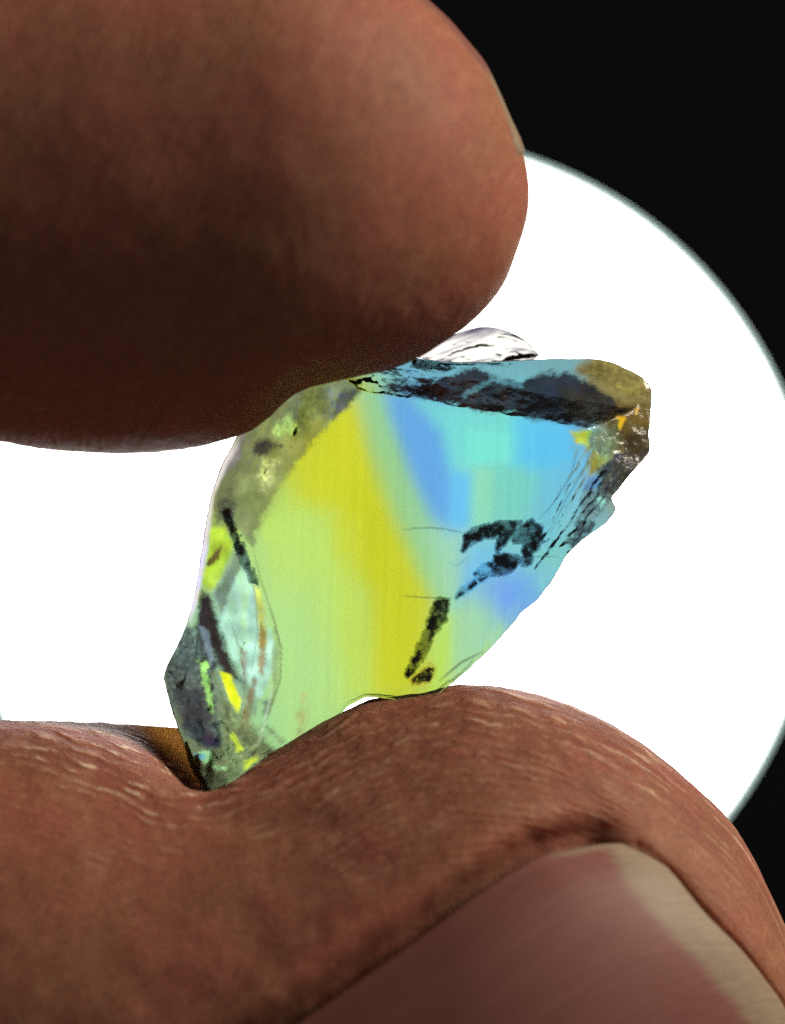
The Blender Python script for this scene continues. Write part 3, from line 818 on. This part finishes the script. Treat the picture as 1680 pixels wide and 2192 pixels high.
def gem_front_depth(X, Y):
    """how far the front stands out from the middle plane, mm"""
    w1 = 10 * fbm(X / 45, Y / 45, 3.1); w2 = 10 * fbm(X / 45, Y / 45, 8.7)
    Xw, Yw = X + w1, Y + w2
    F = np.full(X.shape, 2.1)
    def facet(p, q, slope, drop=9.0):
        """chipped face falling away on the right-hand side of p -> q"""
        ex, ey = q[0] - p[0], q[1] - p[1]; L = math.hypot(ex, ey)
        d = (-(Xw - p[0]) * ey + (Yw - p[1]) * ex) / L
        return 2.1 - np.minimum(drop, slope * d / PXMM)
    F = np.minimum(F, facet((560, 1110), (760, 845), -0.55) if False else 2.1 - 0.55 * ((Xw - 700) * -0.80 + (Yw - 925) * -0.60) / PXMM)
    F = np.minimum(F, 2.1 - 0.42 * ((Xw - 545) * -0.99 + (Yw - 1220) * -0.10) / PXMM)
    F = np.minimum(F, 2.1 - 0.62 * ((Xw - 500) * -0.86 + (Yw - 1440) * 0.51) / PXMM)
    dt = ((X - 830 + 0.6 * w1) * 0.17 + (Y - 850 + 0.6 * w2) * -0.985)
    F = np.minimum(F, 2.1 - np.where(dt < 62, 0.95 * dt, 0.95 * 62 + 0.25 * (dt - 62)) / PXMM)
    F = np.minimum(F, 2.1 - 0.55 * ((Xw - 1262) * 0.93 + (Yw - 960) * -0.20) / PXMM)
    F = np.minimum(F, 2.1 - 0.60 * ((Xw - 1225) * 0.84 + (Yw - 1080) * 0.54) / PXMM)
    return np.maximum(F, 0.25)

def build_gem():
    o = np.array(OUT, float)
    dense = []
    for a, b in zip(o, np.roll(o, -1, 0)):
        t = np.linspace(0, 1, 12, endpoint=False)[:, None]
        dense.append(a + (b - a) * t)
    dense = np.vstack(dense)
    for _ in range(5):                                     # soften corners slightly
        dense = 0.25 * np.roll(dense, 1, 0) + 0.5 * dense + 0.25 * np.roll(dense, -1, 0)
    ang = np.unwrap(np.arctan2(dense[:, 1] - GC[1], dense[:, 0] - GC[0]))
    rad = np.hypot(*(dense - GC).T)
    if ang[-1] < ang[0]: ang, rad = ang[::-1], rad[::-1]
    na, nr = 960, 150
    th = ang[0] + np.linspace(0, 2 * math.pi, na, endpoint=False)
    ro = np.interp(th, np.r_[ang, ang[0] + 2 * math.pi], np.r_[rad, rad[0]])
    ex, ey = GC[0] + ro * np.cos(th), GC[1] + ro * np.sin(th)
    ro = ro + 2.0 * fbm(ex / 16, ey / 16, 0.2) * 1.0
    t = np.linspace(0, 1, nr + 1)[1:]
    t = 1 - (1 - t) ** 1.25
    X = GC[0] + t[:, None] * ro * np.cos(th); Y = GC[1] + t[:, None] * ro * np.sin(th)
    e = (1 - t)[:, None] * ro                                # distance in from the rim
    rim = lambda w: np.sqrt(np.clip(1 - (1 - np.clip(e / w, 0, 1)) ** 2, 0, 1))
    # grain of the broken and stained skin
    grain = np.zeros(X.shape); rough = np.full(X.shape, 0.03)
    for poly, gr, rg in (
        (MARKS[0][0], 0.10, 0.10), (MARKS[19][0], 0.4, 0.12), (MARKS[23][0], 0.5, 0.12), (MARKS[30][0], 0.6, 0.12),
        ([(800, 790), (1230, 770), (1400, 820), (1395, 980), (1310, 1070), (1215, 1190), (1212, 1100), (1262, 1000), (1205, 908), (830, 850)], 0.28, 0.12),
        ([(1215, 780), (1400, 800), (1395, 980), (1310, 1070), (1250, 1100), (1262, 1000), (1215, 908)], 0.45, 0.24),
        ([(1205, 930), (1262, 930), (1300, 1060), (1215, 1180), (1150, 1120)], 0.45, 0.10)):
        m = sstep(8, -8, poly_sd(X, Y, poly) + 8 * fbm(X / 30, Y / 30, 5.0))
        grain = np.maximum(grain, gr * m); rough = np.maximum(rough, rg * m)
    F = gem_front_depth(X, Y)
    F = F + grain * (0.055 * fbm(X / 17, Y / 17, 1.0, 4) + 0.02 * fbm(X / 6, Y / 6, 2.0, 2))
    # fine parallel steps on the right shoulder
    st = sstep(10, -25, poly_sd(X, Y, [(1235, 940), (1270, 960), (1300, 1070), (1210, 1190), (1150, 1150), (1160, 1080)]))
    F = F + st * 0.016 * np.sin((0.83 * X + 0.55 * Y + 14 * fbm(X / 60, Y / 60, 4.0)) / 2.4)
    # shell-shaped chips down the left side and over the cap: clean curved facets with sharp crests
    chip = np.maximum(sstep(10, -70, poly_sd(X, Y, MARKS[0][0])), sstep(610, 560, X + 10 * fbm(X / 50, Y / 50, 2.0)) * sstep(1080, 1130, Y))
    chip = np.maximum(chip, 0.25 * sstep(1225, 1260, X - 0.25 * (Y - 930)))
    ridged = lambda q: np.sqrt(q * q + 0.004)
    rg1 = ridged(perlin((X + 0.4 * Y) / 62, (Y - 0.3 * X) / 95, 0.7)); rg2 = ridged(perlin((X + 0.3 * Y) / 27, (Y - 0.2 * X) / 44, 5.7))
    F = F - chip * (1 + 0.7 * sstep(1330, 1390, Y) * sstep(490, 450, X)) * (0.26 * rg1 + 0.07 * rg2)
    # ripples spreading from the point of a blow
    rr = np.hypot(X - 430, (Y - 1330) * 0.55)
    F = F + 0.012 * np.sin(rr / 5.5 + 2 * fbm(X / 70, Y / 70, 3.0)) * sstep(610, 560, X) * sstep(1180, 1230, Y) * sstep(1640, 1560, Y)
    F = F + 0.012 * fbm(X / 90, Y / 140, 7.0)
    front_y = -F * rim(4.0)
    B = 1.9 + 0.010 * fbm(X / 120, Y / 160, 9.0)
    back_y = B * rim(4.0)
    zone = gem_zone(X, Y)
    # straight growth striae
    sx = X + 0.04 * (Y - 1180)
    zone = zone * (1 + 0.045 * fbm(sx / 16, Y / 700, 6.0, 3))[..., None]
    tgt = zone.copy()
    for poly, c, a, soft in BANDS:
        so = soft * 2.0 + 8
        m = 0.82 * a * sstep(so, -so, poly_sd(X, Y, poly) + 5 * fbm(X / 30, Y / 90, c[0] * 0.3))
        tgt = tgt * (1 - m[..., None]) + lin(c) * m[..., None]
    tgt = tgt * (1 + 0.05 * fbm(sx / 9, Y / 600, 1.4, 3))[..., None]
    for poly, c, a, soft, wob in MARKS:
        n = fbm(X / 24, Y / 24, len(poly) + c[0] * 0.1, 3) * wob * 1.3 + fbm(X / 5, Y / 5, c[1] * 0.3, 2) * (wob * 0.7 + 1.5)
        m = a * sstep(soft * 1.5, -soft * 1.5, poly_sd(X, Y, poly) + n)
        big = wob >= 8
        mott = np.exp((0.12 + 0.75 * big) * fbm(X / 11, Y / 11, 2.2 + c[0], 3) + 0.8 * fbm(X / 40, Y / 40, c[2] * 0.2, 2))
        if big: m = m * (1 - 0.55 * sstep(0.12, 0.5, fbm(X / 8, Y / 8, c[1] * 0.7, 3)))
        tgt = tgt * (1 - m[..., None]) + lin(c) * mott[..., None] * m[..., None]
    for pts, w, c, a in LINES:
        d, s = line_d(X, Y, pts)
        d = d + 2.0 * np.abs(fbm(X / 8, Y / 8, 1.1))
        m = a * sstep(w * 1.4, w * 0.4, d) * np.sin(np.clip(s, 0.03, 0.97) * math.pi) ** 0.4
        tgt = tgt * (1 - m[..., None]) + lin(c) * m[..., None]
    # colourless outer skin down the left side
    lr = sstep(20, 8, e + 10 * fbm(X / 40, Y / 120, 3.3)) * sstep(930, 980, Y) * sstep(1350, 1290, Y) * (X < 560)
    tgt = tgt * (1 - lr[..., None]) + lin((232, 226, 214)) * lr[..., None]
    k = 1.0 / (LAMP * 0.86)
    base = np.clip(zone * k, 0.001, 1)
    mult = np.clip(tgt * k / base, 0.0005, 9.0)
    front_t = np.clip(base * mult ** 2, 0.0, 1.0)
    y0 = 0.0
    def to3(yy):
        x, z = P(X, Y, y0)                                  # outline drawn at the middle plane
        return np.stack([x, yy + y0, z], -1).reshape(-1, 3)
    vf, vb = to3(front_y), to3(back_y)
    xc, zc = P(*GC, y0)
    V = np.concatenate([vf, vb[:-na], [[xc, -2.1, zc], [xc, 1.9, zc]]])
    nf = nr * na
    fF = grid_faces(nr, na, True)
    fB = grid_faces(nr, na, True)
    fB = np.where(fB >= (nr - 1) * na, fB, fB + nf)[:, ::-1]     # last back ring is the shared rim
    c0, c1 = len(V) - 2, len(V) - 1
    faces = fF.tolist() + fB.tolist()
    faces += [(c0, (j + 1) % na, j) for j in range(na)] + [(c1, nf + j, nf + (j + 1) % na) for j in range(na)]
    def cat(f, b): return np.concatenate([f.reshape(nf, -1), b.reshape(nf, -1)[:-na], f.reshape(nf, -1)[:1], b.reshape(nf, -1)[:1]])
    ob = mesh_obj('crystal', V, faces, GEM, gem, True, {
        'tint': ('FLOAT_COLOR', cat(front_t, base)),
        'rough': ('FLOAT', cat(rough, np.full(rough.shape, 0.03)).ravel()),
        'grain': ('FLOAT', cat(grain, np.zeros(rough.shape)).ravel())})
    bm = bmesh.new(); bm.from_mesh(ob.data)
    bmesh.ops.recalc_face_normals(bm, faces=bm.faces)
    bm.to_mesh(ob.data); bm.free()
build_gem()

def inclusion(name, poly, mat, y=-1.6, slant=(0.0, 0.0), wob=5.0, seed=0.0, soft=3.2):
    """a crack: a thin double skin inside the stone, dense in the middle and dying out at its edge"""
    p = np.array(poly, float)
    lo, hi = p.min(0) - 14, p.max(0) + 14
    gx, gy = np.arange(lo[0], hi[0], 2.4), np.arange(lo[1], hi[1], 2.4)
    X, Y = np.meshgrid(gx, gy)
    sd = poly_sd(X, Y, p) + wob * 1.2 * fbm(X / 17, Y / 17, seed) + 2.2 * fbm(X / 6, Y / 6, seed + 20)
    dens = sstep(soft, -soft, sd)
    c = p.mean(0)
    yy = y + slant[0] * (X - c[0]) / PXMM + slant[1] * (Y - c[1]) / PXMM + 0.10 * fbm(X / 30, Y / 30, seed + 9)
    x, z = P(X, Y, y)
    keep = dens > 0.01
    nr, nc = X.shape
    f = grid_faces(nr, nc, False)
    f = f[keep.ravel()[f].any(1)]
    th = 0.05 * np.clip(dens, 0, 1)
    V = np.concatenate([np.c_[x.ravel(), (yy - th).ravel(), z.ravel()], np.c_[x.ravel(), (yy + th + 0.004).ravel(), z.ravel()]])
    o = mesh_obj(name, V, f.tolist() + (f[:, ::-1] + nr * nc).tolist(), mat, gem, True, {'dens': ('FLOAT', np.tile(dens.ravel(), 2))})
    bm = bmesh.new(); bm.from_mesh(o.data)
    bmesh.ops.delete(bm, geom=[v for v in bm.verts if not v.link_faces], context='VERTS')
    bm.to_mesh(o.data); bm.free()
    return o

def R4(*p): return [(769 + a * 0.3433, 1076.4 + b * 0.3433) for a, b in p]
DARK = mat_inclusion('dark_crack', (0.010, 0.018, 0.030), 0.75)
BLUE = mat_inclusion('blue_crack', (0.03, 0.06, 0.11), 1.0)
OLIVE = mat_inclusion('olive_crack', (0.022, 0.026, 0.010), 0.8)
BROWN = mat_inclusion('brown_crack', (0.09, 0.06, 0.03), 1.0)
inclusion('crack', R4((650, 205), (700, 165), (800, 135), (930, 118), (1005, 122), (965, 180), (905, 260), (850, 300), (860, 212), (760, 225), (700, 255), (645, 300)), DARK, slant=(0.35, 0.5), y=-1.20, seed=1.0)
inclusion('crack', R4((1005, 150), (1070, 105), (1130, 150), (1150, 210), (1110, 280), (1075, 310), (1060, 380), (1010, 390), (1020, 250), (950, 240)), DARK, slant=(0.2, -0.5), y=-1.00, seed=2.0)
inclusion('crack', R4((840, 335), (920, 315), (1000, 340), (990, 380), (920, 440), (835, 450)), DARK, slant=(-0.4, 0.6), y=-0.90, seed=3.0)
inclusion('crack', R4((715, 440), (770, 382), (828, 366), (820, 450), (750, 495)), BLUE, slant=(0.3, 0.5), y=-1.10, seed=4.0)
inclusion('crack', R4((605, 590), (640, 520), (715, 480), (730, 500), (650, 570)), BLUE, slant=(-0.3, 0.4), y=-1.00, seed=5.0)
inclusion('crack', R4((480, 598), (560, 600), (545, 720), (470, 800), (420, 920), (360, 1020), (295, 1100), (288, 1060), (350, 930), (410, 790), (450, 660)), OLIVE, slant=(0.7, 0.25), y=-1.00, seed=6.0)
inclusion('crack', R4((320, 1100), (380, 1060), (440, 1000), (475, 1030), (430, 1110), (330, 1130)), BROWN, slant=(0.3, 0.2), y=-1.40, seed=7.0)
inclusion('crack', [(478, 1098), (490, 1092), (512, 1130), (530, 1175), (545, 1215), (556, 1246), (542, 1244), (524, 1205), (510, 1165)], DARK, y=-1.35, seed=8.0, soft=3.5)

def clear_ridge():
    """colourless conchoidal lip standing up behind the stone"""
    c = smooth_curve([(880, 800), (905, 745), (950, 722), (1000, 705), (1040, 698), (1085, 707), (1127, 729), (1153, 757)], 160)
    lowc = smooth_curve([(880, 815), (940, 812), (1000, 806), (1050, 800), (1095, 790), (1120, 780), (1140, 772), (1154, 762)], 160)
    n = 160; m = 50
    ci = np.linspace(0, len(c) - 1, n); li = np.linspace(0, len(lowc) - 1, n)
    f = lambda q, i: np.c_[np.interp(i, np.arange(len(q)), q[:, 0]), np.interp(i, np.arange(len(q)), q[:, 1])]
    C, Lw = f(c, ci), f(lowc, li)
    t = np.linspace(0, 1, m)
    G = C[:, None] * (1 - t)[None, :, None] + Lw[:, None] * t[None, :, None]
    X, Y = G[..., 0], G[..., 1]
    lens = (t * (1 - t) * 4)[None] * np.sin(np.clip(np.linspace(0.0, 1, n), 0.0, 1) * math.pi)[:, None] ** 0.5
    rip = 0.05 * np.sin(t[None] * 13 + 3.0 * fbm(X / 60, Y / 20, 2.0) + X / 60.0)
    yc = 1.4
    yf = yc - lens * (0.16 + rip); yb = yc + lens * 0.06
    x, z = P(X, Y, yc)
    V = np.concatenate([np.stack([x, yf, z], -1).reshape(-1, 3), np.stack([x, yb, z], -1).reshape(-1, 3)])
    fc = grid_faces(n, m, False)
    faces = fc.tolist() + (fc[:, ::-1] + n * m).tolist()
    tint = np.tile(lin((214, 214, 210))[None], (len(V), 1)) * 0.9
    # smoky streaks running along the lip
    al = np.linspace(0, 1, n)[:, None] * np.ones((1, m)); ac = np.ones((n, 1)) * t[None]
    tone = 0.34 + 1.0 * fbm(al * 3.0, ac * 7.0 + 1.5 * al, 4.4, 3) + 0.25 * sstep(0.1, 0.5, ac)
    tone = np.clip(tone, 0, 1) * sstep(-0.02, 0.16, ac + 0.06 * fbm(al * 9, ac * 3, 1.0))
    cc = (lin((66, 64, 82))[None, None] * (1 - tone[..., None]) + lin((236, 234, 228))[None, None] * tone[..., None]) * 0.34
    cc = cc ** 2 / 0.34
    tint[:n * m] = cc.reshape(-1, 3)
    o = mesh_obj('clear_ridge', V, faces, CLEAR, gem, True, {
        'tint': ('FLOAT_COLOR', tint), 'rough': ('FLOAT', np.full(len(V), 0.04)), 'grain': ('FLOAT', np.zeros(len(V)))})
    bm = bmesh.new(); bm.from_mesh(o.data)
    bmesh.ops.remove_doubles(bm, verts=bm.verts, dist=1e-6)
    bmesh.ops.recalc_face_normals(bm, faces=bm.faces)
    bm.to_mesh(o.data); bm.free()
    o['label'] = 'thin colourless rippled lip'
clear_ridge()
